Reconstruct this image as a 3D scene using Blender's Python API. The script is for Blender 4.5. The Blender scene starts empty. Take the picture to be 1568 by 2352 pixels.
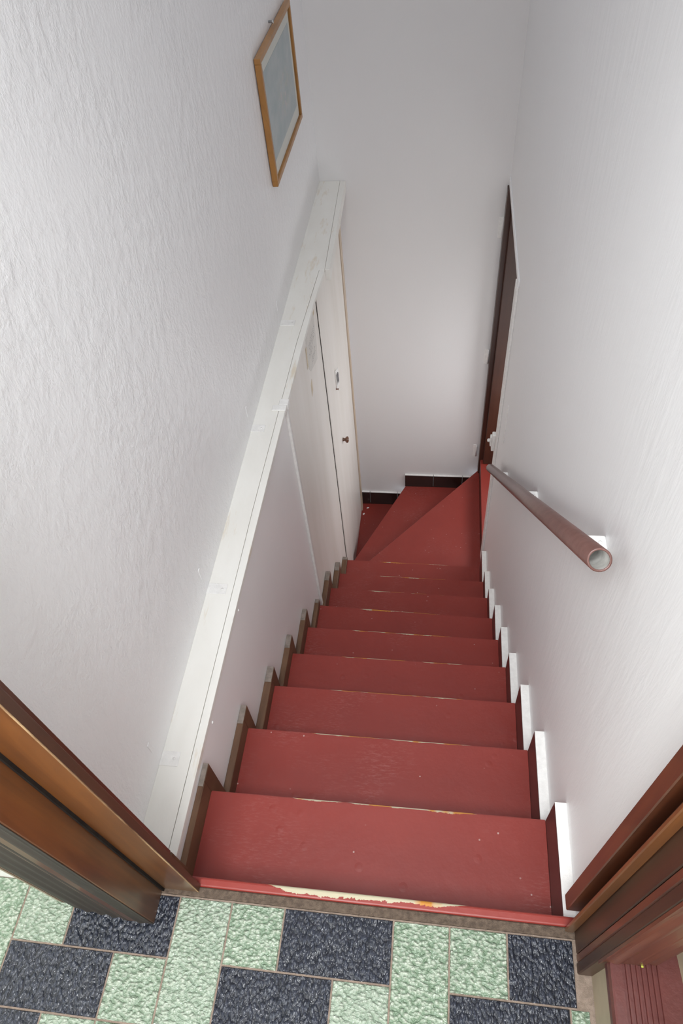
import bpy, bmesh, math, random
from mathutils import Vector, Matrix

random.seed(7)
scene = bpy.context.scene
COL = scene.collection

# ------------------------------------------------------------------ camera
cam_data = bpy.data.cameras.new('camera')
cam_data.sensor_fit = 'VERTICAL'
cam_data.sensor_height = 36.0
cam_data.sensor_width = 24.0
cam_data.lens = 24.659
cam_data.clip_start = 0.02
cam = bpy.data.objects.new('camera', cam_data)
COL.objects.link(cam)
CAM_PITCH, CAM_YAW, CAM_ROLL = -0.8765, 0.2027, 0.1185
def _cam_matrix():
    Rx = Matrix.Rotation(CAM_PITCH, 3, 'X')
    Rz = Matrix.Rotation(CAM_YAW, 3, 'Z')
    Ry = Matrix.Rotation(CAM_ROLL, 3, 'Y')
    R = Rz @ Rx @ Ry
    r, f, u = R.col[0], R.col[1], R.col[2]
    M = Matrix.Identity(4)
    for i in range(3):
        M[i][0] = r[i]; M[i][1] = u[i]; M[i][2] = -f[i]
    M[0][3], M[1][3], M[2][3] = 0.4868, -0.2751, 1.4703
    return M
cam.matrix_world = _cam_matrix()
scene.camera = cam

# ------------------------------------------------------------------ world, lights, exposure
world = bpy.data.worlds.new('world')
scene.world = world
world.use_nodes = True
wb = world.node_tree.nodes['Background']
wb.inputs[0].default_value = (0.80, 0.88, 1.0, 1)
wb.inputs[1].default_value = 1.0

def area(name, loc, rot, sx, sy, power, color=(1, 1, 1)):
    d = bpy.data.lights.new(name, 'AREA')
    d.shape = 'RECTANGLE'; d.size = sx; d.size_y = sy
    d.energy = power; d.color = color
    o = bpy.data.objects.new(name, d); COL.objects.link(o)
    o.location = loc; o.rotation_euler = rot
    return o
# daylight entering by an assumed, unseen hall window behind the camera
area('assumed_window_daylight', (0.55, -1.36, 1.62), (math.radians(80), 0, 0), 1.1, 1.1, 18, (0.955, 0.98, 1.0))
# unseen fill light added under the landing ceiling to brighten the stairwell
area('landing_fill_light', (0.30, -0.62, 2.335), (0, 0, 0), 0.60, 0.60, 52, (0.955, 0.98, 1.0))
# daylight falling through an unseen roof light added high above the stairwell
area('added_skylight_daylight', (0.34, 1.60, 3.95), (0, 0, 0), 0.60, 1.90, 9, (0.955, 0.98, 1.0))
# unseen fill light added in the side room, shining through the open brown door
area('side_room_fill_light', (1.21, 2.66, -1.20), Vector((-0.86, -0.50, -0.05)).to_track_quat('-Z', 'Z').to_euler(), 0.45, 0.9, 10, (0.96, 0.98, 1.0))

vs = scene.view_settings
vs.view_transform = 'Standard'
vs.look = 'None'
vs.exposure = 0.0
vs.gamma = 1.0
vs.use_curve_mapping = False
scene.cycles.max_bounces = 20
scene.cycles.diffuse_bounces = 16

# ------------------------------------------------------------------ measured place
H = 0.2061                      # riser
ZL = -0.098                     # ledge top
XW, XP, XR, YB = -0.111, -0.0225, 0.787, 3.044
YL = [0.0, .225, .465, .693, .920, 1.150, 1.383, 1.613, 1.842, 2.079]
YR = [0.0, .228, .465, .692, .919, 1.144, 1.365, 1.602, 1.834, 2.074]
XL = [-.008, -.008, -.004, .001, -.002, -.002, -.003, .001, .004, .006]
X0, X1 = -0.002, 0.762
Z10, Z11, Z12 = -10 * H, -11 * H, -12 * H
TM, TX, TY = 0.1014, 0.0388, -0.0356   # floor tile module and origin
CEIL = 2.40                     # landing ceiling
CEIL_ST = 4.05                  # stairwell ceiling

# ------------------------------------------------------------------ materials
class NT:
    def __init__(self, name):
        self.m = bpy.data.materials.new(name); self.m.use_nodes = True
        self.t = self.m.node_tree; self.n = self.t.nodes; self.l = self.t.links
        self.b = self.n['Principled BSDF']
    def node(self, typ, **kw):
        nd = self.n.new(typ)
        for k, v in kw.items():
            if k in nd.inputs: self.set(nd.inputs[k], v)
            else: setattr(nd, k, v)
        return nd
    def set(self, inp, v):
        if hasattr(v, 'is_output') or isinstance(v, bpy.types.NodeSocket): self.l.new(v, inp)
        else: inp.default_value = v
    def coord(self, which='Object', scale=(1, 1, 1), loc=(0, 0, 0), rot=(0, 0, 0)):
        tc = self.n.new('ShaderNodeTexCoord'); mp = self.n.new('ShaderNodeMapping')
        self.l.new(tc.outputs[which], mp.inputs[0])
        mp.inputs['Scale'].default_value = scale; mp.inputs['Location'].default_value = loc
        mp.inputs['Rotation'].default_value = rot
        return mp.outputs[0]
    def geo(self, scale=(1, 1, 1), loc=(0, 0, 0)):
        g = self.n.new('ShaderNodeNewGeometry'); mp = self.n.new('ShaderNodeMapping')
        self.l.new(g.outputs['Position'], mp.inputs[0])
        mp.inputs['Scale'].default_value = scale; mp.inputs['Location'].default_value = loc
        return mp.outputs[0]
    def noise(self, vec, scale, detail=4, rough=0.55, dist=0.0):
        nd = self.n.new('ShaderNodeTexNoise'); self.l.new(vec, nd.inputs['Vector'])
        nd.inputs['Scale'].default_value = scale; nd.inputs['Detail'].default_value = detail
        nd.inputs['Roughness'].default_value = rough; nd.inputs['Distortion'].default_value = dist
        return nd.outputs['Fac']
    def voro(self, vec, scale, feature='F1', smooth=0.5, rand=1.0):
        nd = self.n.new('ShaderNodeTexVoronoi'); nd.feature = feature
        self.l.new(vec, nd.inputs['Vector']); nd.inputs['Scale'].default_value = scale
        nd.inputs['Randomness'].default_value = rand
        if feature == 'SMOOTH_F1': nd.inputs['Smoothness'].default_value = smooth
        return nd.outputs['Distance']
    def ramp(self, fac, stops):
        nd = self.n.new('ShaderNodeValToRGB'); self.l.new(fac, nd.inputs[0])
        els = nd.color_ramp.elements
        while len(els) < len(stops): els.new(0.5)
        for e, (pz, c) in zip(els, stops):
            e.position = pz
            e.color = (c, c, c, 1) if isinstance(c, (int, float)) else (c[0], c[1], c[2], 1)
        return nd.outputs[0]
    def math(self, op, a, b=None, clamp=False):
        nd = self.n.new('ShaderNodeMath'); nd.operation = op; nd.use_clamp = clamp
        self.set(nd.inputs[0], a)
        if b is not None: self.set(nd.inputs[1], b)
        return nd.outputs[0]
    def mix(self, fac, a, b):
        nd = self.n.new('ShaderNodeMix'); nd.data_type = 'RGBA'
        self.set(nd.inputs[0], fac)
        for idx, v in ((6, a), (7, b)):
            if isinstance(v, tuple): nd.inputs[idx].default_value = (v[0], v[1], v[2], 1)
            else: self.l.new(v, nd.inputs[idx])
        return nd.outputs[2]
    def bump(self, height, strength, dist, normal=None):
        nd = self.n.new('ShaderNodeBump'); self.l.new(height, nd.inputs['Height'])
        nd.inputs['Strength'].default_value = strength; nd.inputs['Distance'].default_value = dist
        if normal is not None: self.l.new(normal, nd.inputs['Normal'])
        return nd.outputs[0]
    def finish(self, color=None, rough=None, normal=None, spec=None, coat=None):
        if color is not None:
            if isinstance(color, tuple): self.b.inputs['Base Color'].default_value = (color[0], color[1], color[2], 1)
            else: self.l.new(color, self.b.inputs['Base Color'])
        if rough is not None: self.set(self.b.inputs['Roughness'], rough)
        if normal is not None: self.l.new(normal, self.b.inputs['Normal'])
        if spec is not None: self.b.inputs['Specular IOR Level'].default_value = spec
        if coat is not None:
            self.b.inputs['Coat Weight'].default_value = coat; self.b.inputs['Coat Roughness'].default_value = 0.12
        return self.m

def wall_material(name, color, rough, coarse, fine, stretch):
    t = NT(name)
    g = t.geo((1, 1, stretch))
    patches = t.noise(t.geo(), 2.2, 3)
    mask = t.ramp(patches, [(0.38, 0.15), (0.62, 1.0)])
    n1 = t.ramp(t.noise(g, 34, 5, 0.62, 0.25), [(0.40, 0.0), (0.62, 1.0)])
    n2 = t.noise(g, 150, 3, 0.6)
    h1 = t.math('MULTIPLY', n1, mask)
    nb = t.bump(h1, coarse, 0.012)
    nb = t.bump(n2, fine, 0.004, nb)
    col = t.mix(t.noise(t.geo((1, 1, .5)), 3.0, 4), tuple(c * 0.965 for c in color), color)
    return t.finish(col, rough, nb, spec=0.4)

M = {}
M['wall_left'] = wall_material('left_plaster_paint', (0.86, 0.858, 0.865), 0.34, 0.20, 0.20, 0.70)
M['wall_right'] = wall_material('right_brushed_paint', (0.86, 0.858, 0.865), 0.40, 0.07, 0.07, 0.18)
M['wall_back'] = wall_material('back_wall_paint', (0.745, 0.735, 0.735), 0.55, 0.02, 0.06, 0.7)
M['hall'] = wall_material('hall_wall_paint', (0.86, 0.85, 0.82), 0.6, 0.05, 0.05, 0.7)

def paint(name, c1, c2, rough=0.45, bump=0.05, scale=30, stretch=(1, 1, 1), streak=None):
    t = NT(name)
    g = t.geo(stretch)
    n = t.noise(g, scale, 4)
    col = t.mix(t.ramp(n, [(0.35, 0.0), (0.65, 1.0)]), c1, c2)
    if streak:
        s = t.ramp(t.noise(t.geo((6, 1.0, 1.0), (3, 5, 1)), 5, 4, 0.65), [(0.60, 0.0), (0.72, 0.55)])
        col = t.mix(s, col, streak)
    return t.finish(col, rough, t.bump(t.noise(g, scale * 6, 3), bump, 0.004))
M['ledge'] = paint('cream_ledge_paint', (0.79, 0.775, 0.73), (0.83, 0.82, 0.78), 0.35, 0.12, 12, (1, .4, 1), (0.62, 0.50, 0.34))
M['panel'] = paint('white_panel_paint', (0.86, 0.85, 0.85), (0.89, 0.88, 0.875), 0.34, 0.04, 3, (1, 1, .25))
M['cream'] = paint('cream_door_paint', (0.78, 0.745, 0.69), (0.84, 0.81, 0.765), 0.4, 0.04, 9, (1, 1, .12))
M['tan'] = paint('tan_trim_paint', (0.52, 0.41, 0.30), (0.60, 0.50, 0.40), 0.5, 0.06, 14, (1, 1, .2))
M['white'] = paint('thick_white_paint', (0.76, 0.75, 0.73), (0.84, 0.83, 0.81), 0.4, 0.25, 60)
M['gap'] = paint('dark_gap', (0.012, 0.009, 0.008), (0.02, 0.015, 0.012), 0.95, 0.0)
M['gap'].node_tree.nodes['Principled BSDF'].inputs['Specular IOR Level'].default_value = 0.1

def red_paint(name, chip_lo, chip_hi, chip_w, amount, ochre_at=0.50):
    """painted boards; the nosing edge (object y = 0) has its paint chipped to cream primer and ochre"""
    t = NT(name)
    tc = t.n.new('ShaderNodeTexCoord'); sp = t.n.new('ShaderNodeSeparateXYZ')
    t.l.new(tc.outputs['Object'], sp.inputs[0])
    oi = t.n.new('ShaderNodeObjectInfo')
    off = t.n.new('ShaderNodeVectorMath'); off.operation = 'ADD'
    cb = t.n.new('ShaderNodeCombineXYZ'); t.l.new(t.math('MULTIPLY', oi.outputs['Random'], 37.0), cb.inputs[0])
    t.l.new(t.math('MULTIPLY', oi.outputs['Random'], 11.0), cb.inputs[2])
    t.l.new(tc.outputs['Object'], off.inputs[0]); t.l.new(cb.outputs[0], off.inputs[1])
    v = off.outputs[0]
    base = t.mix(t.noise(v, 5, 4), (0.205, 0.024, 0.017), (0.26, 0.034, 0.024))
    # dull foot wear in the middle and small pale scratches
    scuff_area = t.ramp(t.noise(v, 4.5, 2), [(0.53, 0.0), (0.70, 1.0)])
    st = t.n.new('ShaderNodeMapping'); t.l.new(v, st.inputs[0]); st.inputs['Scale'].default_value = (2.0, 9.0, 1)
    scratch = t.ramp(t.noise(st.outputs[0], 26, 5, 0.75), [(0.50, 0.0), (0.74, 1.0)])
    scuff = t.math('MULTIPLY', t.math('MULTIPLY', scuff_area, scratch), 0.42)
    col = t.mix(scuff, base, (0.42, 0.20, 0.18))
    specks = t.ramp(t.voro(v, 30), [(0.045, 1.0), (0.075, 0.0)])
    specks2 = t.math('MULTIPLY', specks, t.ramp(t.noise(v, 9, 1), [(0.52, 0.0), (0.56, 0.75)]))
    col = t.mix(specks2, col, (0.55, 0.40, 0.36))
    # chips along the nosing
    d = t.math('ABSOLUTE', sp.outputs['Y'])
    cx = t.n.new('ShaderNodeCombineXYZ'); t.l.new(sp.outputs['X'], cx.inputs[0])
    t.l.new(t.math('MULTIPLY', oi.outputs['Random'], 53.0), cx.inputs[1])
    n1 = t.noise(cx.outputs[0], 7, 2)
    n2 = t.noise(v, 140, 3)
    win = t.math('MULTIPLY', t.ramp(sp.outputs['X'], [(chip_lo, 0.0), (chip_lo + 0.04, 1.0)]),
                 t.ramp(sp.outputs['X'], [(chip_hi, 1.0), (chip_hi + 0.06, 0.0)]))
    wd = t.math('MULTIPLY', t.ramp(n1, [(0.5 - amount, 0.0), (0.62, 1.0)]), chip_w)
    wd = t.math('MULTIPLY', wd, win)
    wd2 = t.math('MULTIPLY', wd, t.math('ADD', t.math('MULTIPLY', n2, 1.3), 0.30))
    chip = t.math('GREATER_THAN', t.math('SUBTRACT', wd2, d), 0.0)
    ochre = t.ramp(t.noise(cx.outputs[0], 11, 2), [(ochre_at, 0.0), (ochre_at + 0.04, 1.0)])
    chipcol = t.mix(ochre, (0.44, 0.40, 0.28), (0.45, 0.19, 0.025))
    near_edge = t.math('GREATER_THAN', sp.outputs['Z'], -0.02)
    col = t.mix(t.math('MULTIPLY', chip, near_edge), col, chipcol)
    h = t.math('ADD', t.noise(v, 18, 4), t.math('MULTIPLY', t.ramp(t.voro(v, 14), [(0.06, 1.0), (0.14, 0.0)]), 0.35))
    nb = t.bump(h, 0.22, 0.006)
    rough = t.math('ADD', t.math('MULTIPLY', t.noise(v, 7, 3), 0.25), 0.28)
    return t.finish(col, rough, nb, spec=0.45)
M['red'] = red_paint('red_stair_paint', 0.18, 0.56, 0.0055, 0.10)
M['red_top'] = red_paint('red_nosing_paint', 0.20, 0.52, 0.0115, 0.35, 0.60)
M['red_plain'] = red_paint('red_winder_paint', 5.0, 6.0, 0.0, 0.0)

def wood(name, dark, light, rough, axis_scale, contrast=(0.3, 0.7), coat=0.3, grime=None):
    t = NT(name)
    g = t.geo(axis_scale)
    n = t.noise(g, 22, 6, 0.65, 1.5)
    n2 = t.noise(t.geo(), 4, 3)
    f = t.math('ADD', t.math('MULTIPLY', n, 0.65), t.math('MULTIPLY', n2, 0.35))
    col = t.mix(t.ramp(f, [(contrast[0], 0.0), (contrast[1], 1.0)]), dark, light)
    if grime:
        gz = t.n.new('ShaderNodeSeparateXYZ'); g2 = t.n.new('ShaderNodeNewGeometry'); t.l.new(g2.outputs['Position'], gz.inputs[0])
        gf = t.math('ADD', gz.outputs['Z'], t.math('MULTIPLY', t.noise(t.geo(), 11, 3), 0.12))
        col = t.mix(t.ramp(gf, [(0.09, 0.6), (0.22, 0.0)]), col, grime)
    return t.finish(col, rough, t.bump(n, 0.06, 0.003), spec=0.5, coat=coat)
M['wood'] = wood('varnished_frame_wood', (0.085, 0.027, 0.008), (0.21, 0.075, 0.018), 0.34, (1, 1, .05), (0.35, 0.66), 0.35, (0.12, 0.075, 0.045))
M['wood_pale'] = wood('worn_frame_edge', (0.12, 0.045, 0.015), (0.45, 0.30, 0.16), 0.5, (1, 1, .12), (0.4, 0.6), 0.1)
M['wood_jamb'] = wood('jamb_wood', (0.060, 0.018, 0.006), (0.155, 0.052, 0.014), 0.34, (1, 1, .05), (0.35, 0.66), 0.25, (0.075, 0.045, 0.026))
M['wood_dark'] = wood('dark_frame_wood', (0.022, 0.009, 0.005), (0.062, 0.023, 0.010), 0.42, (1, 1, .05), (0.35, 0.66), 0.1)
M['wood_red'] = wood('red_brown_casing', (0.060, 0.018, 0.009), (0.135, 0.040, 0.016), 0.35, (1, 1, .05), (0.35, 0.66), 0.3)
M['wood_grey'] = wood('dusty_fluted_wood', (0.022, 0.018, 0.014), (0.052, 0.041, 0.032), 0.6, (1, 1, .05), (0.3, 0.7), 0.0)
M['leaf'] = wood('brown_door_leaf', (0.034, 0.010, 0.005), (0.062, 0.020, 0.009), 0.45, (1, 1, .05), (0.3, 0.7), 0.25)
M['oak'] = wood('honey_oak', (0.26, 0.115, 0.025), (0.42, 0.20, 0.05), 0.4, (1, .25, .25), (0.3, 0.7), 0.2)
M['skirt_l'] = wood('brown_skirting', (0.070, 0.030, 0.014), (0.185, 0.098, 0.050), 0.5, (1, .2, .2), (0.3, 0.7), 0.0)
M['skirt_cap'] = paint('grey_skirting_end', (0.17, 0.138, 0.115), (0.26, 0.215, 0.185), 0.5, 0.2, 60)
M['skirt_r'] = paint('maroon_glazed_tile', (0.048, 0.014, 0.012), (0.062, 0.019, 0.016), 0.28, 0.02, 10)
M['skirt_b'] = paint('black_brown_tile', (0.018, 0.009, 0.007), (0.028, 0.014, 0.011), 0.22, 0.02, 10)
M['threshold'] = paint('worn_brown_threshold', (0.065, 0.042, 0.028), (0.135, 0.095, 0.066), 0.6, 0.6, 120)
M['knob'] = wood('turned_wood_knob', (0.11, 0.045, 0.022), (0.20, 0.085, 0.045), 0.3, (1, 1, 1), (0.3, 0.7), 0.4)
M['maroon'] = paint('maroon_step_paint', (0.080, 0.021, 0.018), (0.105, 0.029, 0.025), 0.30, 0.12, 16)
M['beige'] = paint('beige_riser_paint', (0.30, 0.245, 0.17), (0.36, 0.30, 0.21), 0.5, 0.05, 12)
M['grout'] = paint('brown_grout', (0.20, 0.15, 0.115), (0.28, 0.215, 0.17), 0.85, 0.5, 120)
M['rail'] = paint('brown_rail_paint', (0.125, 0.056, 0.045), (0.155, 0.074, 0.062), 0.30, 0.10, 40)
M['rail_in'] = paint('bare_pipe_inside', (0.32, 0.31, 0.29), (0.45, 0.44, 0.42), 0.6, 0.3, 40)
M['paper'] = paint('old_note_paper', (0.72, 0.70, 0.66), (0.77, 0.75, 0.71), 0.8, 0.02)
M['ink'] = paint('pencil_ink', (0.12, 0.11, 0.12), (0.20, 0.19, 0.20), 0.8, 0.0)
M['tape'] = paint('yellowed_tape', (0.60, 0.50, 0.34), (0.66, 0.56, 0.40), 0.5, 0.0)
M['steel'] = NT('steel').finish((0.55, 0.55, 0.55), 0.3); M['steel'].node_tree.nodes['Principled BSDF'].inputs['Metallic'].default_value = 1.0
M['mat'] = paint('passepartout', (0.63, 0.64, 0.57), (0.66, 0.67, 0.60), 0.8, 0.0)
M['scrap'] = paint('yellow_green_scrap', (0.35, 0.38, 0.04), (0.40, 0.42, 0.06), 0.6, 0.0)

def tile_material(name, c_low, c_high, rough, scale, bdist, stretch, tint):
    t = NT(name)
    tc = t.n.new('ShaderNodeTexCoord'); oi = t.n.new('ShaderNodeObjectInfo')
    cb = t.n.new('ShaderNodeCombineXYZ')
    for i, f in ((0, 17.0), (1, 29.0)): t.l.new(t.math('MULTIPLY', oi.outputs['Random'], f), cb.inputs[i])
    off = t.n.new('ShaderNodeVectorMath'); off.operation = 'ADD'
    t.l.new(tc.outputs['Object'], off.inputs[0]); t.l.new(cb.outputs[0], off.inputs[1])
    mp = t.n.new('ShaderNodeMapping'); t.l.new(off.outputs[0], mp.inputs[0])
    mp.inputs['Scale'].default_value = stretch; mp.inputs['Rotation'].default_value = (0, 0, 0.35)
    v = mp.outputs[0]
    wv = t.n.new('ShaderNodeVectorMath'); wv.operation = 'ADD'
    nz = t.n.new('ShaderNodeTexNoise'); t.l.new(v, nz.inputs['Vector']); nz.inputs['Scale'].default_value = scale * .7
    sc = t.n.new('ShaderNodeVectorMath'); sc.operation = 'SCALE'; t.l.new(nz.outputs['Color'], sc.inputs[0]); sc.inputs['Scale'].default_value = 0.006
    t.l.new(v, wv.inputs[0]); t.l.new(sc.outputs[0], wv.inputs[1])
    f1 = t.voro(wv.outputs[0], scale, 'SMOOTH_F1', 0.35)
    n1 = t.noise(v, scale * 0.55, 3, 0.6)
    h = t.math('ADD', t.math('MULTIPLY', f1, -0.8), t.math('MULTIPLY', n1, 1.1))
    hn = t.ramp(h, [(-0.0, 0.0), (0.55, 1.0)])
    col = t.mix(hn, c_low, c_high)
    if tint:
        col = t.mix(t.ramp(oi.outputs['Random'], [(0.0, 0.0), (1.0, 0.45)]), col, tint)
    nb = t.bump(h, 1.0, bdist)
    return t.finish(col, rough, nb, spec=0.6)
M['tile_green'] = tile_material('green_glazed_tile', (0.13, 0.20, 0.125), (0.46, 0.51, 0.42), 0.16, 150, 0.0065, (0.85, 1.2, 1), (0.33, 0.38, 0.32))
M['tile_dark'] = tile_material('charcoal_glazed_tile', (0.016, 0.019, 0.027), (0.046, 0.053, 0.074), 0.13, 140, 0.0065, (1.35, 0.80, 1), None)

def print_material():
    t = NT('faded_print')
    c = t.coord('Generated')
    n = t.noise(c, 5, 4)
    col = t.mix(t.ramp(n, [(0.35, 0.0), (0.65, 1.0)]), (0.30, 0.385, 0.40), (0.40, 0.46, 0.465))
    sp = t.n.new('ShaderNodeSeparateXYZ'); t.l.new(c, sp.inputs[0])
    dy = t.math('SUBTRACT', sp.outputs['Y'], 0.6); dz = t.math('SUBTRACT', sp.outputs['Z'], 0.42)
    r = t.math('SQRT', t.math('ADD', t.math('MULTIPLY', dy, dy), t.math('MULTIPLY', dz, dz)))
    mid = t.ramp(r, [(0.10, 1.0), (0.34, 0.0)])
    fl = t.ramp(t.noise(c, 14, 3, 0.6), [(0.52, 0.0), (0.62, 1.0)])
    col = t.mix(t.math('MULTIPLY', t.math('MULTIPLY', mid, fl), 0.7), col, (0.56, 0.47, 0.45))
    gr = t.ramp(t.noise(c, 9, 3), [(0.5, 0.0), (0.6, 0.6)])
    col = t.mix(t.math('MULTIPLY', mid, gr), col, (0.38, 0.43, 0.35))
    return t.finish(col, 0.7)
M['print'] = print_material()

def glass_material():
    t = NT('picture_glass')
    tr = t.n.new('ShaderNodeBsdfTransparent'); gl = t.n.new('ShaderNodeBsdfGlossy'); gl.inputs['Roughness'].default_value = 0.03
    fr = t.n.new('ShaderNodeFresnel'); fr.inputs['IOR'].default_value = 1.45
    mx = t.n.new('ShaderNodeMixShader')
    gm = t.n.new('ShaderNodeNewGeometry')
    t.l.new(t.math('MULTIPLY', fr.outputs[0], t.math('SUBTRACT', 1.0, gm.outputs['Backfacing'])), mx.inputs[0]); t.l.new(tr.outputs[0], mx.inputs[1]); t.l.new(gl.outputs[0], mx.inputs[2])
    t.l.new(mx.outputs[0], t.n['Material Output'].inputs['Surface'])
    return t.m
M['glass'] = glass_material()
# ------------------------------------------------------------------ builders
def tag(o, label, cat=None, kind=None, group=None):
    o['label'] = label
    if cat: o['category'] = cat
    if kind: o['kind'] = kind
    if group: o['group'] = group
    return o

WORLD_POS = {}
def link(name, mesh, origin, parent=None):
    o = bpy.data.objects.new(name, mesh)
    COL.objects.link(o)
    origin = Vector(origin)
    WORLD_POS[o] = origin
    if parent is not None:
        o.parent = parent
        o.location = origin - WORLD_POS[parent]
    else:
        o.location = origin
    return o

def empty(name, loc, parent=None):
    o = link(name, None, loc, parent)
    o.empty_display_size = 0.05
    return o

def to_obj(name, bm, mats, parent=None, origin=None, smooth=False):
    if origin is None:
        xs = [v.co for v in bm.verts]
        origin = Vector((sum(c.x for c in xs) / len(xs), sum(c.y for c in xs) / len(xs), min(c.z for c in xs)))
    origin = Vector(origin)
    bmesh.ops.translate(bm, verts=bm.verts, vec=-origin)
    bmesh.ops.recalc_face_normals(bm, faces=bm.faces)
    if smooth:
        for f in bm.faces: f.smooth = True
    me = bpy.data.meshes.new(name)
    bm.to_mesh(me); bm.free()
    for m in (mats if isinstance(mats, (list, tuple)) else [mats]): me.materials.append(m)
    return link(name, me, origin, parent)

def bm_prism(bm, pts, z0, z1, mat=0):
    lo = [bm.verts.new((x, y, z0)) for x, y in pts]
    hi = [bm.verts.new((x, y, z1)) for x, y in pts]
    fs = [bm.faces.new(lo[::-1]), bm.faces.new(hi)]
    n = len(pts)
    for i in range(n): fs.append(bm.faces.new((lo[i], lo[(i + 1) % n], hi[(i + 1) % n], hi[i])))
    for f in fs: f.material_index = mat
    return fs

def bm_box(bm, x0, x1, y0, y1, z0, z1, mat=0):
    return bm_prism(bm, [(x0, y0), (x1, y0), (x1, y1), (x0, y1)], z0, z1, mat)

def bevel(bm, w, seg=2):
    if w > 0:
        bmesh.ops.recalc_face_normals(bm, faces=bm.faces)
        bmesh.ops.bevel(bm, geom=list(bm.edges), offset=w, segments=seg, profile=0.5, affect='EDGES', clamp_overlap=True)

def box(name, x0, x1, y0, y1, z0, z1, mat, parent=None, bev=0.0, seg=1, origin=None):
    bm = bmesh.new(); bm_box(bm, x0, x1, y0, y1, z0, z1); bevel(bm, bev, seg)
    return to_obj(name, bm, mat, parent, origin)

def prism(name, pts, z0, z1, mat, parent=None, bev=0.0, seg=1, origin=None):
    bm = bmesh.new(); bm_prism(bm, pts, z0, z1); bevel(bm, bev, seg)
    return to_obj(name, bm, mat, parent, origin)

def boxes(name, lst, mat, parent=None, origin=None):
    bm = bmesh.new()
    for b in lst: bm_box(bm, *b)
    return to_obj(name, bm, mat, parent, origin)

def profile_z(name, pts, z0, z1, mat, parent=None, origin=None):
    return prism(name, pts, z0, z1, mat, parent, 0, 1, origin)

def lathe(name, prof, centre, axis, mat, parent=None, seg=24, origin=None):
    """prof: list of (radius, distance along axis)"""
    axis = Vector(axis).normalized()
    a = axis.orthogonal().normalized(); b = axis.cross(a)
    c = Vector(centre); bm = bmesh.new(); rings = []
    for r, d in prof:
        rings.append([bm.verts.new(c + axis * d + (a * math.cos(i * 2 * math.pi / seg) + b * math.sin(i * 2 * math.pi / seg)) * max(r, 1e-5)) for i in range(seg)])
    for p, q in zip(rings, rings[1:]):
        for i in range(seg): bm.faces.new((p[i], p[(i + 1) % seg], q[(i + 1) % seg], q[i]))
    bm.faces.new(rings[0][::-1]); bm.faces.new(rings[-1])
    bmesh.ops.remove_doubles(bm, verts=bm.verts, dist=1e-6)
    return to_obj(name, bm, mat, parent, origin if origin is not None else centre, True)

# ------------------------------------------------------------------ room shell
ST = 'structure'
# floor of the landing: grout bed, tiles are its parts
XH0, YH0, XH1 = -0.78, -1.44, 1.55          # hall extents
floor = box('floor', XH0, 0.7895, YH0, -0.034, -0.12, -0.0025, M['grout'], None, 0, 1, (0, -0.5, -0.0025))
tag(floor, 'landing floor of pebbled sage green and charcoal tiles in brown grout', 'floor', ST)

tile_mesh = {}
def tile_me(w, d, key):
    k = (round(w, 4), round(d, 4), key)
    if k not in tile_mesh:
        bm = bmesh.new(); bm_box(bm, 0, w, -d, 0, -0.008, 0.0)
        top = [e for e in bm.edges if all(v.co.z > -1e-6 for v in e.verts)]
        bmesh.ops.bevel(bm, geom=top, offset=0.0012, segments=1, affect='EDGES')
        bmesh.ops.recalc_face_normals(bm, faces=bm.faces)
        me = bpy.data.meshes.new('tile'); bm.to_mesh(me); bm.free()
        me.materials.append(M['tile_dark' if key == 'd' else 'tile_green'])
        tile_mesh[k] = me
    return tile_mesh[k]
G = 0.0032
def put_tile(c, r, cw, rh, key):
    x0, x1 = TX + c * TM + G / 2, TX + (c + cw) * TM - G / 2
    y1, y0 = TY - r * TM - G / 2, TY - (r + rh) * TM + G / 2
    if c + cw > 7 and x0 < 0.64 + 0.02 and key == 'd' and r == 0: x1 = 0.760
    x0, x1 = max(x0, XH0 + 0.002), min(x1, 0.7795)
    y0 = max(y0, YH0 + 0.002)
    if x1 - x0 < 0.006 or y1 - y0 < 0.006: return
    link('tile', tile_me(x1 - x0, y1 - y0, key), (x0, y1, random.uniform(-0.0006, 0.0004)), floor)
for R in range(0, 7):
    sh = 0 if R % 2 == 0 else -2
    r = 2 * R
    for n in range(-4, 4):
        c = 4 * n + sh
        put_tile(c, r, 1, 2, 'g')          # upright double tile
        put_tile(c + 1, r, 1, 1, 'g')      # square
        put_tile(c + 1, r + 1, 2, 1, 'd')  # lying double
        put_tile(c + 2, r, 2, 1, 'd')
        put_tile(c + 3, r + 1, 1, 1, 'g')

T = 0.12
w = box('wall_left', XW - T, XW, 0.04, YB, -2.60, CEIL_ST, M['wall_left'], None, 0, 1, (XW, 1.5, 0))
tag(w, 'rough white plaster wall with the framed picture on it', 'wall', ST)
w = boxes('wall_right', [(XR, XR + T, 0.0016, 0.035, -2.60, -0.021), (XR, XR + T, 0.035, 2.25, -2.60, CEIL_ST), (XR, XR + T, 2.25, YB, -0.13, CEIL_ST)], M['wall_right'], None, (XR, 1.5, 0))
tag(w, 'white brush-marked wall carrying the brown handrail', 'wall', ST)
w = box('wall_back', XW - T, 1.60, YB, YB + T, -2.60, CEIL_ST, M['wall_back'], None, 0, 1, (0.4, YB, 0))
tag(w, 'plain pale wall at the foot of the stairs', 'wall', ST)
w = boxes('wall_front', [(XH0, -0.05, -0.036, 0.04, -0.12, CEIL), (0.83, XH1, -0.055, 0.035, -0.12, CEIL), (-0.05, 0.83, -0.036, 0.035, 2.10, CEIL), (-0.24, 0.92, -0.036, 0.035, CEIL, CEIL_ST)],
          M['hall'], None, (0.4, 0, 0))
tag(w, 'wall around the doorway at the top of the stairs', 'wall', ST)
w = box('wall_hall_left', XH0 - T, XH0, YH0, 0.04, -0.12, CEIL, M['hall']); tag(w, 'left side wall of the tiled landing', 'wall', ST)
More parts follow.
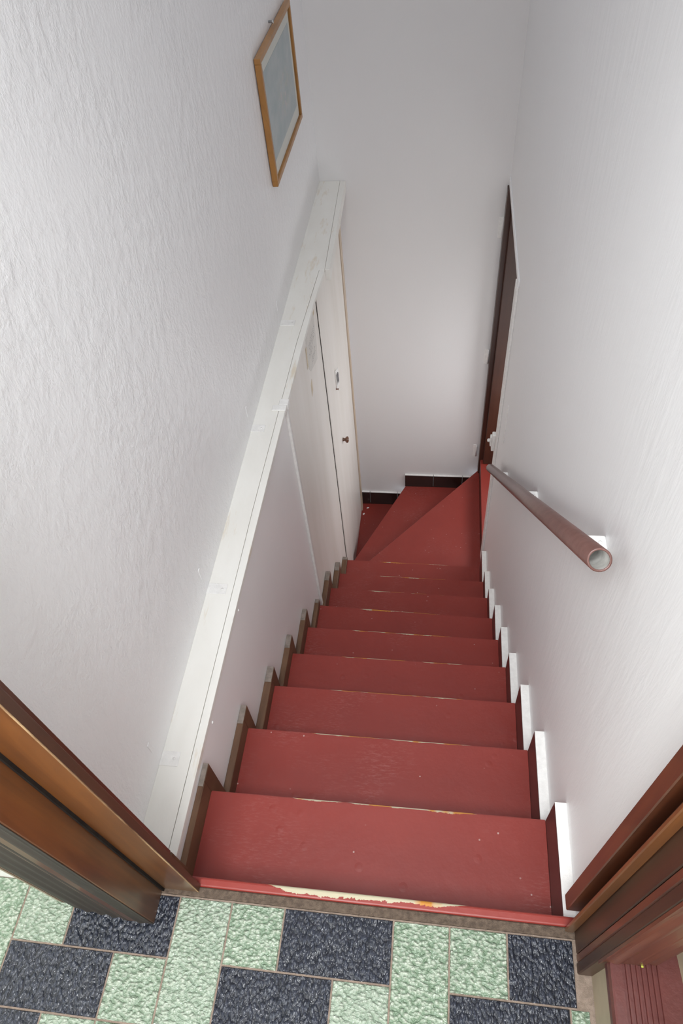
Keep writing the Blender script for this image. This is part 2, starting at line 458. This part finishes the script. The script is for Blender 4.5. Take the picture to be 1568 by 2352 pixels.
w = box('wall_hall_right', XH1, XH1 + T, YH0, 0.04, -0.12, CEIL, M['hall']); tag(w, 'right side wall of the landing beyond the maroon step', 'wall', ST)
WX0, WX1, WZ0, WZ1 = -0.05, 1.15, 1.0, 2.2
w = boxes('wall_hall_back', [(XH0, WX0, YH0 - T, YH0, -0.12, CEIL), (WX1, XH1, YH0 - T, YH0, -0.12, CEIL),
                             (WX0, WX1, YH0 - T, YH0, -0.12, WZ0), (WX0, WX1, YH0 - T, YH0, WZ1, CEIL)], M['hall'])
tag(w, 'landing wall with the assumed daylight window', 'wall', ST)
win = empty('assumed_window_1', (0.55, YH0, WZ0)); tag(win, 'white framed window assumed out of view, lighting the landing', 'window', ST)  # out-of-view window, assumed as the daylight source
for a in ((WX0, WX0 + .05, WZ0, WZ1), (WX1 - .05, WX1, WZ0, WZ1), (WX0 + .05, WX1 - .05, WZ0, WZ0 + .05), (WX0 + .05, WX1 - .05, WZ1 - .05, WZ1), (0.525, 0.575, WZ0 + .05, WZ1 - .05)):
    box('window_bar', a[0], a[1], YH0 - 0.09, YH0 - 0.04, a[2], a[3], M['white'], win, 0.004)
for a in ((WX0 + .05, 0.525), (0.575, WX1 - .05)):
    box('pane', a[0], a[1], YH0 - 0.068, YH0 - 0.064, WZ0 + .05, WZ1 - .05, M['glass'], win)
SK = (0.02, 0.66, 0.60, 2.60)           # opening of the added roof light
w = boxes('ceiling', [(XH0 - T, XH1 + T, YH0 - T, -0.036, CEIL, CEIL + 0.1),
                      (XW - T, SK[0], -0.036, YB + T, CEIL_ST, CEIL_ST + .1), (SK[1], XR + T, -0.036, YB + T, CEIL_ST, CEIL_ST + .1),
                      (SK[0], SK[1], -0.036, SK[2], CEIL_ST, CEIL_ST + .1), (SK[0], SK[1], SK[3], YB + T, CEIL_ST, CEIL_ST + .1)], M['wall_back'])
tag(w, 'flat white ceiling over stairwell and landing', 'ceiling', ST)
win = empty('added_window_2', (0.34, 1.6, CEIL_ST)); tag(win, 'white framed roof light added unseen above the stairwell', 'window', ST)  # roof light not in view, added for softer top light
for a in ((SK[0], SK[0] + .04, SK[2], SK[3]), (SK[1] - .04, SK[1], SK[2], SK[3]), (SK[0] + .04, SK[1] - .04, SK[2], SK[2] + .04), (SK[0] + .04, SK[1] - .04, SK[3] - .04, SK[3])):
    box('window_bar', a[0], a[1], a[2], a[3], CEIL_ST + .03, CEIL_ST + .08, M['white'], win, 0.004)
box('pane', SK[0] + .04, SK[1] - .04, SK[2] + .04, SK[3] - .04, CEIL_ST + .05, CEIL_ST + .056, M['glass'], win)
w = boxes('wall_side_room', [(1.50, 1.56, 2.0, YB, -2.1, 0.0), (XR + T, 1.56, 1.95, 2.0, -2.1, 0.0), (XR + T, 1.56, 2.0, YB, 0.0, 0.05)], M['hall'])
tag(w, 'walls of the dim room past the brown door', 'wall', ST)

# ------------------------------------------------------------------ staircase
stairs = empty('staircase', (0.38, 0.0, Z12))
tag(stairs, 'steep enclosed staircase with worn red painted treads, winding at the bottom', 'staircase')
OH = 0.018
box('threshold', -0.05, 0.790, -0.0335, -0.0165, -0.06, 0.001, M['threshold'], stairs, 0.002)
box('nosing', 0.0, XR + .02, -0.0165, 0.0015, -0.05, 0.0, M['red_top'], stairs, 0.0045, 3, (0.0, 0.0015, 0.0))
for k in range(1, 10):
    z = -k * H
    X0 = XL[k]
    pts = [(X0, YL[k - 1] - OH), (X1, YR[k - 1] - OH), (X1, YR[k]), (X0, YL[k])]
    org = (X0, (YL[k] + YR[k]) / 2, z)
    bm = bmesh.new(); bm_prism(bm, pts, z - 0.035, z)
    es = [e for e in bm.edges if all(abs(v.co.y - (YL[k] + YR[k]) / 2) < .02 for v in e.verts) and abs(e.verts[0].co.x - e.verts[1].co.x) > .3]
    bmesh.ops.bevel(bm, geom=es, offset=0.003, segments=2, affect='EDGES')
    to_obj('tread', bm, M['red'], stairs, org)
    zt = z + H - (0.05 if k == 1 else 0.035)
    prism('riser', [(X0, YL[k - 1] - OH - .02), (X1, YR[k - 1] - OH - .02), (X1, YR[k - 1] - OH), (X0, YL[k - 1] - OH)], z, zt, M['red_plain'], stairs)
# winders
XE = XR - 0.0006
prism('riser', [(X0, YL[9] - OH - .02), (X1, YR[9] - OH - .02), (X1, YR[9] - OH), (X0, YL[9] - OH)], Z10, -9 * H - .035, M['red_plain'], stairs)
prism('tread', [(XP, 2.04), (XE, 2.04), (XE, 3.024), (0.752, 2.982), (-0.001, 2.094), (XP, 2.066)], Z10 - .035, Z10, M['red_plain'], stairs, 0.002, 1, (0.4, 2.5, Z10))
prism('tread', [(XP, 2.05), (0.2, 2.30), (XE, 3.0), (XE, YB - .001), (0.294, YB - .001), (0.286, 3.026), (-0.006, 2.38), (XP, 2.338)], Z11 - .035, Z11, M['red_plain'], stairs, 0.002, 1, (0.2, 2.6, Z11))
prism('tread', [(-0.06, 2.2), (0.10, 2.50), (0.31, YB - .001), (-0.06, YB - .001)], Z12 - .035, Z12, M['red_plain'], stairs, 0.0, 1, (0.1, 2.8, Z12))
prism('riser', [(0.0, 2.075), (0.754, 2.964), (0.74, 2.976), (-0.012, 2.088)], Z11, Z10 - .035, M['red_plain'], stairs)
prism('riser', [(-0.02, 2.31), (0.27, 2.97), (0.255, 2.976), (-0.034, 2.318)], Z12, Z11 - .035, M['red_plain'], stairs)

# ------------------------------------------------------------------ skirtings
bl = empty('baseboard_left', (XP, 1.0, -9 * H)); tag(bl, 'stepped dark brown skirting along the left of the red treads', 'skirting', ST)
HL = [0, .068, .060, .052, .064, .075, .040, .085, .045, .02]
box('skirting_tile', XP, 0.0, 0.0, 0.040, -H + .07, -0.004, M['skirt_l'], bl, 0.0015)
for k in range(1, 10):
    z = -k * H; top = z + HL[k]
    ys = YL[k - 1] + (0.041 if k != 7 else 0.006)
    if k == 1: ys = 0.041
    ye = YL[k] - 0.002
    box('skirting_tile', XP, XL[k] - 0.0005, YL[k - 1] - 0.016, ye, z - 0.03, top, M['skirt_l'], bl, 0.0015)
    ex = 0.040 if k not in (6, 9) else 0.006
    if k < 10:
        zb = -(k + 1) * H + (HL[k + 1] if k < 9 else 0.0) + 0.001
        box('skirting_end_tile', XP, XL[k] - 0.001, ye + 0.0005, YL[k] + ex, zb, top - 0.001, M['skirt_l'], bl, 0.0015)
        box('skirting_cap', XP + .001, XL[k] - 0.002, ye - 0.012, YL[k] + ex - .001, top - 0.0005, top + 0.0015, M['skirt_cap'], bl)

br = empty('baseboard_right', (XR, 1.0, -9 * H)); tag(br, 'stepped dark maroon skirting tiles with white painted tops on the right', 'skirting', ST)
HR = [0, .124, .128, .126, .104, .098, .108, .080, .095, .150]
for k in range(1, 10):
    z = -k * H; top = z + HR[k]
    y0 = YR[k - 1] + 0.001 if k > 1 else 0.002
    y1 = YR[k] - 0.001
    tl = box('skirting_tile', 0.7625, XR, y0, y1, z - 0.03, top, M['skirt_r'], br, 0.0012)
    box('painted_top', 0.7632, XR, y0, y1 + 0.0006, top, top + 0.0025, M['white'], tl, 0.001)

bb = empty('baseboard_back', (0.3, YB, Z12)); tag(bb, 'dark brown skirting tiles with white tops across the far wall', 'skirting', ST)
for a in ((-0.03, 0.031, Z12, .125), (0.034, 0.228, Z12, .125), (0.231, 0.283, Z12, .125), (0.286, 0.481, Z11, .113), (0.484, 0.679, Z11, .113), (0.682, 0.785, Z11, .113)):
    tl = box('skirting_tile', a[0], a[1], YB - 0.014, YB, a[2], a[2] + a[3], M['skirt_b'], bb, 0.001)
    box('painted_top', a[0], a[1], YB - 0.0135, YB, a[2] + a[3], a[2] + a[3] + 0.004, M['white'], tl, 0.001)

# ------------------------------------------------------------------ lower left partition, ledge
pn = empty('wall_lower_left', (XP, 1.0, -2.0)); tag(pn, 'smooth white board partition below the ledge beside the stairs', 'wall', ST)
def slope(y): return -0.897 * y - 0.28
def panel(name, y0, y1, x0, x1, mat, z_top):
    bm = bmesh.new()
    a = [(y0, slope(y0)), (y1, slope(y1)), (y1, z_top), (y0, z_top)]
    f = [bm.verts.new((x1, y, z)) for y, z in a]; b = [bm.verts.new((x0, y, z)) for y, z in a]
    bm.faces.new(f); bm.faces.new(b[::-1])
    for i in range(4): bm.faces.new((f[i], b[i], b[(i + 1) % 4], f[(i + 1) % 4]))
    return to_obj(name, bm, mat, pn)
panel('panel', 0.042, 1.456, XP - .03, XP, M['panel'], ZL - .018)
panel('panel', 1.490, 2.186, XP - .03, XP - .001, M['cream'], ZL - .018)
panel('batten', 1.457, 1.474, XP - .03, XP + .009, M['white'], ZL - .018)
panel('batten_edge', 1.4745, 1.4895, XP - .03, XP + .005, M['tan'], ZL - .018)
panel('joint', 2.1865, 2.1935, XP - .03, XP + .0005, M['gap'], ZL - .018)

ld = empty('trim_1', (XP, 1.5, ZL)); tag(ld, 'long cream painted ledge board running along the left wall', 'ledge', ST)
prism('board', [(XW, 0.042), (-0.0412, 0.042), (-0.0412, 1.0), (-0.0312, 1.8), (-0.0112, 2.276), (0.0115, 2.2775), (-0.0120, YB - .001), (XW, YB - .001)], ZL - .018, ZL, M['ledge'], ld, 0.0008)
def strip(pts, z0, z1):
    return prism('front_strip', pts, z0, z1, M['ledge'], ld, 0.0008)
strip([(-0.0400, 0.042), (-0.0205, 0.042), (-0.0200, 0.70), (-0.0150, 1.36), (-0.0010, 2.06), (0.0120, 2.276), (-0.010, 2.276), (-0.030, 1.8), (-0.0400, 1.0)], ZL - .0178, ZL - .0004)
strip([(0.0125, 2.278), (0.0330, 2.278), (0.0140, YB - .001), (-0.0110, YB - .001)], ZL - .050, ZL - .0004)
for y, x1 in ((0.254, -0.067), (0.718, -0.057), (1.342, -0.066), (1.914, -0.055)):
    st = box('strap', XW, x1, y - .017, y + .017, ZL, ZL + .0022, M['white'], ld, 0.001, 2)
    lathe('screw', [(0.0035, 0), (0.0035, .0008), (0.0, .001)], (x1 - .012, y, ZL + .0022), (0, 0, 1), M['white'], st, 12)
    box('strap_lug', XW - .001, XW + .0016, y - .012, y - .002, ZL + .06, ZL + .10, M['wall_left'], st, 0.0018, 2)
box('clip', -0.058, XP + .012, 1.426, 1.452, ZL, ZL + .006, M['white'], ld, 0.0015)
box('clip', -0.040, XP + .014, 1.456, 1.486, ZL - .020, ZL + .003, M['white'], ld, 0.0015)
for y, z in ((1.022, -.125), (.675, -.13), (.362, -.135)):
    lathe('nail_head', [(0.004, 0), (0.0035, .002), (0.0, .003)], (XP + .0, y, z), (1, 0, 0), M['white'], ld, 10)

# ------------------------------------------------------------------ cupboard door at the lower left
d1 = empty('door_1', (XP, 2.6, Z12)); tag(d1, 'tall narrow cream cupboard door with wooden knob at the stair foot', 'door', ST)
box('frame_stile', XP - .03, XP + .004, 2.195, 2.395, slope(2.19) - .2, ZL - .05, M['cream'], d1, 0.003, 2)
box('seam', XP - .03, XP - .0005, 2.3953, 2.3978, Z12, ZL - .05, M['tan'], d1)
box('frame_stile_inner', XP - .03, XP - .002, 2.398, 2.412, Z12, ZL - .05, M['cream'], d1, 0.002)
box('leaf', XP - .035, XP - .004, 2.415, 2.955, Z12 + .008, ZL - .05, M['cream'], d1, 0.004, 2)
box('far_stile', XP - .03, XP + .003, 2.96, 2.998, Z12, ZL - .05, M['tan'], d1, 0.003)
box('far_fillet', XP - .03, XP - .003, 2.999, YB, Z12, ZL - .05, M['panel'], d1, 0.002)
lathe('knob', [(0.011, 0), (0.009, .006), (0.0075, .012), (0.015, .017), (0.0185, .023), (0.017, .029), (0.010, .033), (0.0, .034)], (XP - .004, 2.50, -1.29), (1, 0, 0), M['knob'], d1, 20)
kt = empty('key_tag', (XP, 2.47, -.86)); tag(kt, 'small white tag with dark writing hanging on the cupboard door', 'tag')
prism('tag', [(XP - .003, 2.462), (XP + .001, 2.462), (XP + .011, 2.490), (XP + .007, 2.490)], -.885, -.775, M['white'], kt)
for i in range(5):
    box('writing', XP + .0022 + .0016 * i, XP + .0030 + .0018 * i, 2.464 + .0046 * i, 2.4665 + .0046 * i, -.865 + .006 * (i % 3), -.80 + .006 * (i % 2), M['ink'], kt)
lathe('hook', [(0.004, 0), (0.003, .008), (0.006, .012), (0.0, .014)], (XP - .004, 2.455, -.885), (1, 0, 0), M['knob'], kt, 12)

# note pinned to the panel
nt = empty('paper_note', (XP, 2.02, -.40)); tag(nt, 'handwritten paper note taped to the white panel under the ledge', 'note')
def flat_x(name, pts, x, mat, parent, th=0.0006):
    bm = bmesh.new()
    f = [bm.verts.new((x + th, y, z)) for y, z in pts]; b = [bm.verts.new((x, y, z)) for y, z in pts]
    bm.faces.new(f); bm.faces.new(b[::-1]); n = len(pts)
    for i in range(n): bm.faces.new((f[i], b[i], b[(i + 1) % n], f[(i + 1) % n]))
    return to_obj(name, bm, mat, parent)
flat_x('sheet', [(2.115, -.150), (1.915, -.150), (1.905, -.31), (1.935, -.345), (2.085, -.40), (2.105, -.345), (2.112, -.25)], XP - .001, M['paper'], nt)
def scribble(y0, y1, z, amp, parent):
    bm = bmesh.new(); n = int((y1 - y0) / .005); P = []
    for i in range(n + 1):
        P.append((y0 + (y1 - y0) * i / n, z + (amp if i % 2 else -amp) * random.uniform(.3, 1.1)))
    for (ya, za), (yb_, zb) in zip(P, P[1:]):
        if random.random() < .16: continue
        wv = .0011
        vs_ = [bm.verts.new((XP - .0002, a, b)) for a, b in ((ya, za - wv), (yb_, zb - wv), (yb_, zb + wv), (ya, za + wv))]
        bm.faces.new(vs_)
    return to_obj('handwriting', bm, M['ink'], parent)
for y0, y1, z in ((1.95, 2.09, -.235), (1.945, 2.085, -.252), (1.94, 2.09, -.269), (1.94, 2.02, -.286), (1.97, 2.07, -.318), (1.965, 2.06, -.335)):
    scribble(y0, y1, z, .0045, nt)
flat_x('tape', [(1.885, -.20), (1.905, -.20), (1.897, -.29), (1.879, -.29)], XP - .0005, M['tape'], nt)
flat_x('tape', [(2.10, -.16), (2.13, -.16), (2.125, -.20), (2.105, -.20)], XP - .0003, M['tape'], nt)
flat_x('tape', [(1.895, -.385), (1.925, -.375), (1.92, -.43), (1.89, -.44)], XP - .0005, M['tape'], nt)

# ------------------------------------------------------------------ brown door on the right
d2 = empty('door_2', (XR, 2.6, -1.93)); tag(d2, 'dark brown wooden door standing open in the white right wall', 'door', ST)
ZS = -1.93
box('leaf', 0.800, 1.495, 2.945, 2.9865, ZS + .004, -0.14, M['leaf'], d2, 0.002)
box('frame_post', XR - .012, XR + .016, 2.987, YB - .002, Z10, -0.135, M['leaf'], d2, 0.002)
box('frame_head', XR + .0, XR + T, 2.25, YB, -0.145, -0.130, M['leaf'], d2)
sill = box('sill', XR - .002, 1.55, 2.25, YB, ZS - .03, ZS, M['red_plain'], d2, 0.003, 2, (1.0, 2.6, ZS))
box('sill_riser', XR - .0005, XR + .02, 2.25, YB, Z10 - .05, ZS - .03, M['leaf'], d2)
cs = box('casing', XR - .010, XR, 2.185, 2.25, -1.98, -0.125, M['white'], d2, 0.003, 2)
box('casing_head', XR - .006, XR, 2.185, YB, -0.125, -0.095, M['wall_right'], d2, 0.002)
lk = box('lock_keeper', XR - .026, XR - .010, 2.222, 2.254, -1.07, -.965, M['white'], d2, 0.003, 2)
box('keeper_plate', XR - .034, XR - .0262, 2.230, 2.256, -1.045, -.985, M['white'], lk, 0.002)
lathe('keeper_bolt', [(0.009, 0), (0.009, .010), (0.006, .013), (0.0, .014)], (XR - .034, 2.243, -1.015), (-1, 0, 0), M['white'], lk, 14)
for x, z in ((0.762, -.345), (0.757, -1.13), (0.744, -1.90)):
    hg = box('hinge', x - .010, x + .012, YB - .004, YB, z - .055, z + .055, M['white'], d2, 0.004, 2)
    lathe('hinge_pin', [(0.005, 0), (0.005, .09), (0.003, .095), (0, .096)], (x + .012, YB - .007, z - .045), (0, 0, 1), M['wall_back'], hg, 12)
cb_ = box('trim_2', XR - .004, XR, 1.985, 1.992, -.78, -.56, M['white'], None, 0.001); tag(cb_, 'short painted-over cable clipped to the right wall near the brown door', 'cable', ST)

# ------------------------------------------------------------------ door frame at the top of the stairs
fr = empty('trim_3', (0.38, -0.03, 0)); tag(fr, 'dark varnished wooden door frame around the head of the stairs', 'door frame', ST)
ZT = 2.06; ZCAS = 0.012
# left jamb
box('jamb', -0.060, 0.0, -0.0855, -0.0270, 0.0, ZT, M['wood_jamb'], fr, 0.0015)
box('seal', 0.0, 0.0045, -0.0310, -0.0262, 0.0, ZT, M['gap'], fr)
box('stop', -0.050, 0.0705, -0.0260, -0.0130, 0.002, ZT, M['wood'], fr, 0.0005)
box('stop_edge', 0.0706, 0.0724, -0.0250, -0.0125, 0.002, ZT, M['wood_dark'], fr, 0.0004)
box('worn_edge', 0.0700, 0.0724, -0.0266, -0.0251, 0.002, ZT, M['wood_pale'], fr, 0.0003)
box('casing', -0.050, 0.0020, -0.0128, 0.0385, ZCAS, ZT, M['wood_red'], fr, 0.001)
# fluted landing-side casing on the left
n = 60; pts = []
for i in range(n + 1):
    s = i / n; x = -0.001 - 0.160 * s
    y = -0.0870 + 0.012 * s
    y -= 0.0030 * (0.5 + 0.5 * math.cos(s * 2 * math.pi * 6.0)) * (1 if .04 < s < .9 else 0)
    pts.append((x, y))
pts += [(-0.161, -0.037), (-0.062, -0.037), (-0.062, -0.0805), (-0.001, -0.0860)]
profile_z('fluted_casing', pts, 0.0, ZT + .08, M['wood_grey'], fr)
# right jamb
box('jamb', 0.7655, 0.832, -0.0560, 0.0, 0.0, ZT, M['wood_dark'], fr, 0.0015)
box('jamb_band', 0.7655, 0.826, -0.0690, -0.0565, 0.0, ZT, M['wood_red'], fr, 0.002)
box('jamb_outer', 0.7645, 0.832, -0.0870, -0.0695, 0.0, ZT, M['wood_dark'], fr, 0.002)
box('stop', 0.7490, 0.7653, -0.0240, -0.0170, 0.0, ZT, M['wood'], fr, 0.0015)
box('casing', 0.7520, 0.832, 0.0085, 0.0345, 0.012, ZT, M['wood_red'], fr, 0.0015)
pts = []
for i in range(41):
    s = i / 40; x = 0.7650 + 0.085 * s
    y = -0.0880 + 0.006 * s - 0.0035 * (0.5 + 0.5 * math.cos(s * 2 * math.pi * 3.0))
    pts.append((x, y))
pts += [(0.850, -0.056), (0.833, -0.056), (0.833, -0.0872), (0.7650, -0.0872)]
profile_z('moulded_casing', pts, 0.172, ZT + .08, M['wood_red'], fr)
# head
box('head', 0.0, 0.7655, -0.0855, -0.0270, ZT - .06, ZT, M['wood'], fr, 0.0015)
box('head_stop', 0.0725, 0.7488, -0.0260, -0.0130, ZT - .13, ZT, M['wood'], fr, 0.001)
box('head_casing', -0.161, 0.850, -0.0955, -0.0860, ZT, ZT + .09, M['wood_grey'], fr, 0.003)

tr = empty('trim_4', (-0.18, -0.06, 0)); tag(tr, 'narrow cream strip with brown lines beside the fluted frame', 'trim', ST)
box('strip', -0.198, -0.163, -0.0680, -0.0365, 0.0, 2.1, M['beige'], tr, 0.002)
for x in (-0.187, -0.179):
    box('brown_line', x - .0018, x + .0018, -0.0690, -0.0681, 0.0, 2.1, M['wood_red'], tr)

# ------------------------------------------------------------------ handrail
hr = empty('handrail', (0.74, 1.1, -.2)); tag(hr, 'brown painted pipe handrail sloping down the right wall', 'handrail')
A = Vector((0.740, 0.378, 0.578)); B = Vector((0.740, 1.962, -0.914)); ax = (B - A).normalized(); LN = (B - A).length
def pipe(name, r0, r1, l0, l1, mat, parent):
    return None
bm = bmesh.new(); seg = 28
u = ax.cross(Vector((1, 0, 0))).normalized(); v_ = Vector((1, 0, 0))
def ring(r, d): return [bm.verts.new(A + ax * d + (u * math.cos(i * 2 * math.pi / seg) + v_ * math.sin(i * 2 * math.pi / seg)) * r) for i in range(seg)]
RO, RI = 0.0190, 0.0150
rs = [ring(RI, .10), ring(RI, .0012), ring(RI + .0006, 0.0), ring(RO - .0012, 0.0), ring(RO, .0012), ring(RO, LN - .001), ring(RO - .002, LN)]
for ri, (p_, q_) in enumerate(zip(rs, rs[1:])):
    for i in range(seg):
        f = bm.faces.new((p_[i], p_[(i + 1) % seg], q_[(i + 1) % seg], q_[i])); f.smooth = True
        f.material_index = 1 if ri == 0 else 0
f = bm.faces.new(rs[0]); f.material_index = 1
bm.faces.new(rs[-1])
to_obj('pipe', bm, [M['rail'], M['rail_in']], hr, A)
for y, z in ((.495, .462), (1.096, -.108), (1.720, -.702)):
    bk = box('bracket', 0.738, XR, y - .014, y + .016, z - .012, z + .008, M['white'], hr, 0.003, 2)
    lathe('screw', [(0.004, 0), (0.0035, .0012), (0, .0015)], (0.776, y, z + .008), (0, 0, 1), M['white'], bk, 10)

# ------------------------------------------------------------------ picture
pc = empty('picture_frame', (XW, 2.41, .33)); tag(pc, 'oak framed faded print with cream mount on the left wall', 'picture')
py0, py1, pz0, pz1, fw, fx = 2.108, 2.690, 0.327, 0.722, 0.017, XW + .022
box('frame_rail', XW + .002, fx, py0, py1, pz1 - fw, pz1, M['oak'], pc, 0.0015)
box('frame_rail', XW + .002, fx, py0, py1, pz0, pz0 + fw, M['oak'], pc, 0.0015)
box('frame_stile', XW + .002, fx, py0, py0 + fw, pz0 + fw, pz1 - fw, M['oak'], pc, 0.0015)
box('frame_stile', XW + .002, fx, py1 - fw, py1, pz0 + fw, pz1 - fw, M['oak'], pc, 0.0015)
box('mount', XW + .002, XW + .012, py0 + fw, py1 - fw, pz0 + fw, pz1 - fw, M['mat'], pc)
box('print', XW + .0121, XW + .0128, py0 + fw + .030, py1 - fw - .030, pz0 + fw + .045, pz1 - fw - .040, M['print'], pc)
box('pane', XW + .0145, XW + .0165, py0 + fw, py1 - fw, pz0 + fw, pz1 - fw, M['glass'], pc)
lathe('hook', [(0.004, 0), (0.004, .012), (0.006, .013), (0.005, .017), (0, .018)], (XW, 2.395, .738), (1, 0, 0), M['steel'], pc, 12)

# ------------------------------------------------------------------ maroon step going up on the right of the landing
up = empty('winding_step', (0.80, -.5, 0)); tag(up, 'maroon painted grooved step rising from the right edge of the landing', 'step')
box('riser', 0.7885, 0.805, YH0 + .02, -0.058, 0.0, 0.140, M['beige'], up)
pts = []
gx0 = 0.781
prof = [(gx0, 0.142), (gx0 - .0005, .160), (gx0 + .002, .1685), (gx0 + .005, .170)]
for i in range(7):
    c = gx0 + .022 + i * .0078
    prof += [(c - .0026, .170), (c - .0018, .1665), (c + .0018, .1665), (c + .0026, .170)]
prof += [(1.06, .170), (1.06, .142)]
bm = bmesh.new()
ya, yb2 = -0.062, YH0 + .02
fa = [bm.verts.new((x, ya, z)) for x, z in prof]; fb = [bm.verts.new((x - .004, yb2, z)) for x, z in prof]
bm.faces.new(fa); bm.faces.new(fb[::-1]); n = len(prof)
for i in range(n): bm.faces.new((fa[i], fb[i], fb[(i + 1) % n], fa[(i + 1) % n]))
to_obj('tread', bm, M['maroon'], up)
prism('riser', [(0.883, -0.0590), (0.98, YH0 + .03), (1.0, YH0 + .03), (0.903, -0.0590)], .1705, .34, M['beige'], up)
prism('tread', [(0.868, -0.0590), (0.965, YH0 + .03), (XH1 - .01, YH0 + .03), (XH1 - .01, -0.0590)], .3405, .37, M['maroon'], up, 0.003)
sc = box('leaf_scrap', 0.8285, 0.8320, -0.0895, -0.0855, .1702, .1712, M['scrap'], None, 0.0004); tag(sc, 'tiny yellow-green leaf scrap lying on the maroon grooved step', 'scrap')

for (x, y, a), lab in (((-.005, 2.99, .4), 'white paint flake on the lowest red step nearer the far wall'), ((-.03, 2.93, 1.0), 'thin white paint flake on the lowest red step nearer the cupboard door')):
    bm = bmesh.new(); bm_prism(bm, [(-.010, -.004), (.006, -.006), (.011, .003), (-.004, .006)], 0.0, .0015)
    bmesh.ops.rotate(bm, verts=bm.verts, cent=(0, 0, 0), matrix=Matrix.Rotation(a, 3, 'Z'))
    bmesh.ops.translate(bm, verts=bm.verts, vec=(x + .02, y, Z12 + .0003))
    o = to_obj('paint_flake', bm, M['white'], None); tag(o, lab, 'paint flake', None, 'paint flakes on the lowest step')

# ------------------------------------------------------------------ unseen fitting added around the landing fill light
lp = empty('fill_lamp', (0.30, -0.62, CEIL)); tag(lp, 'flat square white fill lamp added unseen above the landing', 'lamp')
box('fill_lamp_base', -0.02, 0.62, -0.94, -0.30, CEIL - .030, CEIL, M['white'], lp, 0.004)
box('fill_lamp_diffuser', 0.0, 0.60, -0.92, -0.32, CEIL - .055, CEIL - .031, M['white'], lp, 0.006, 2)
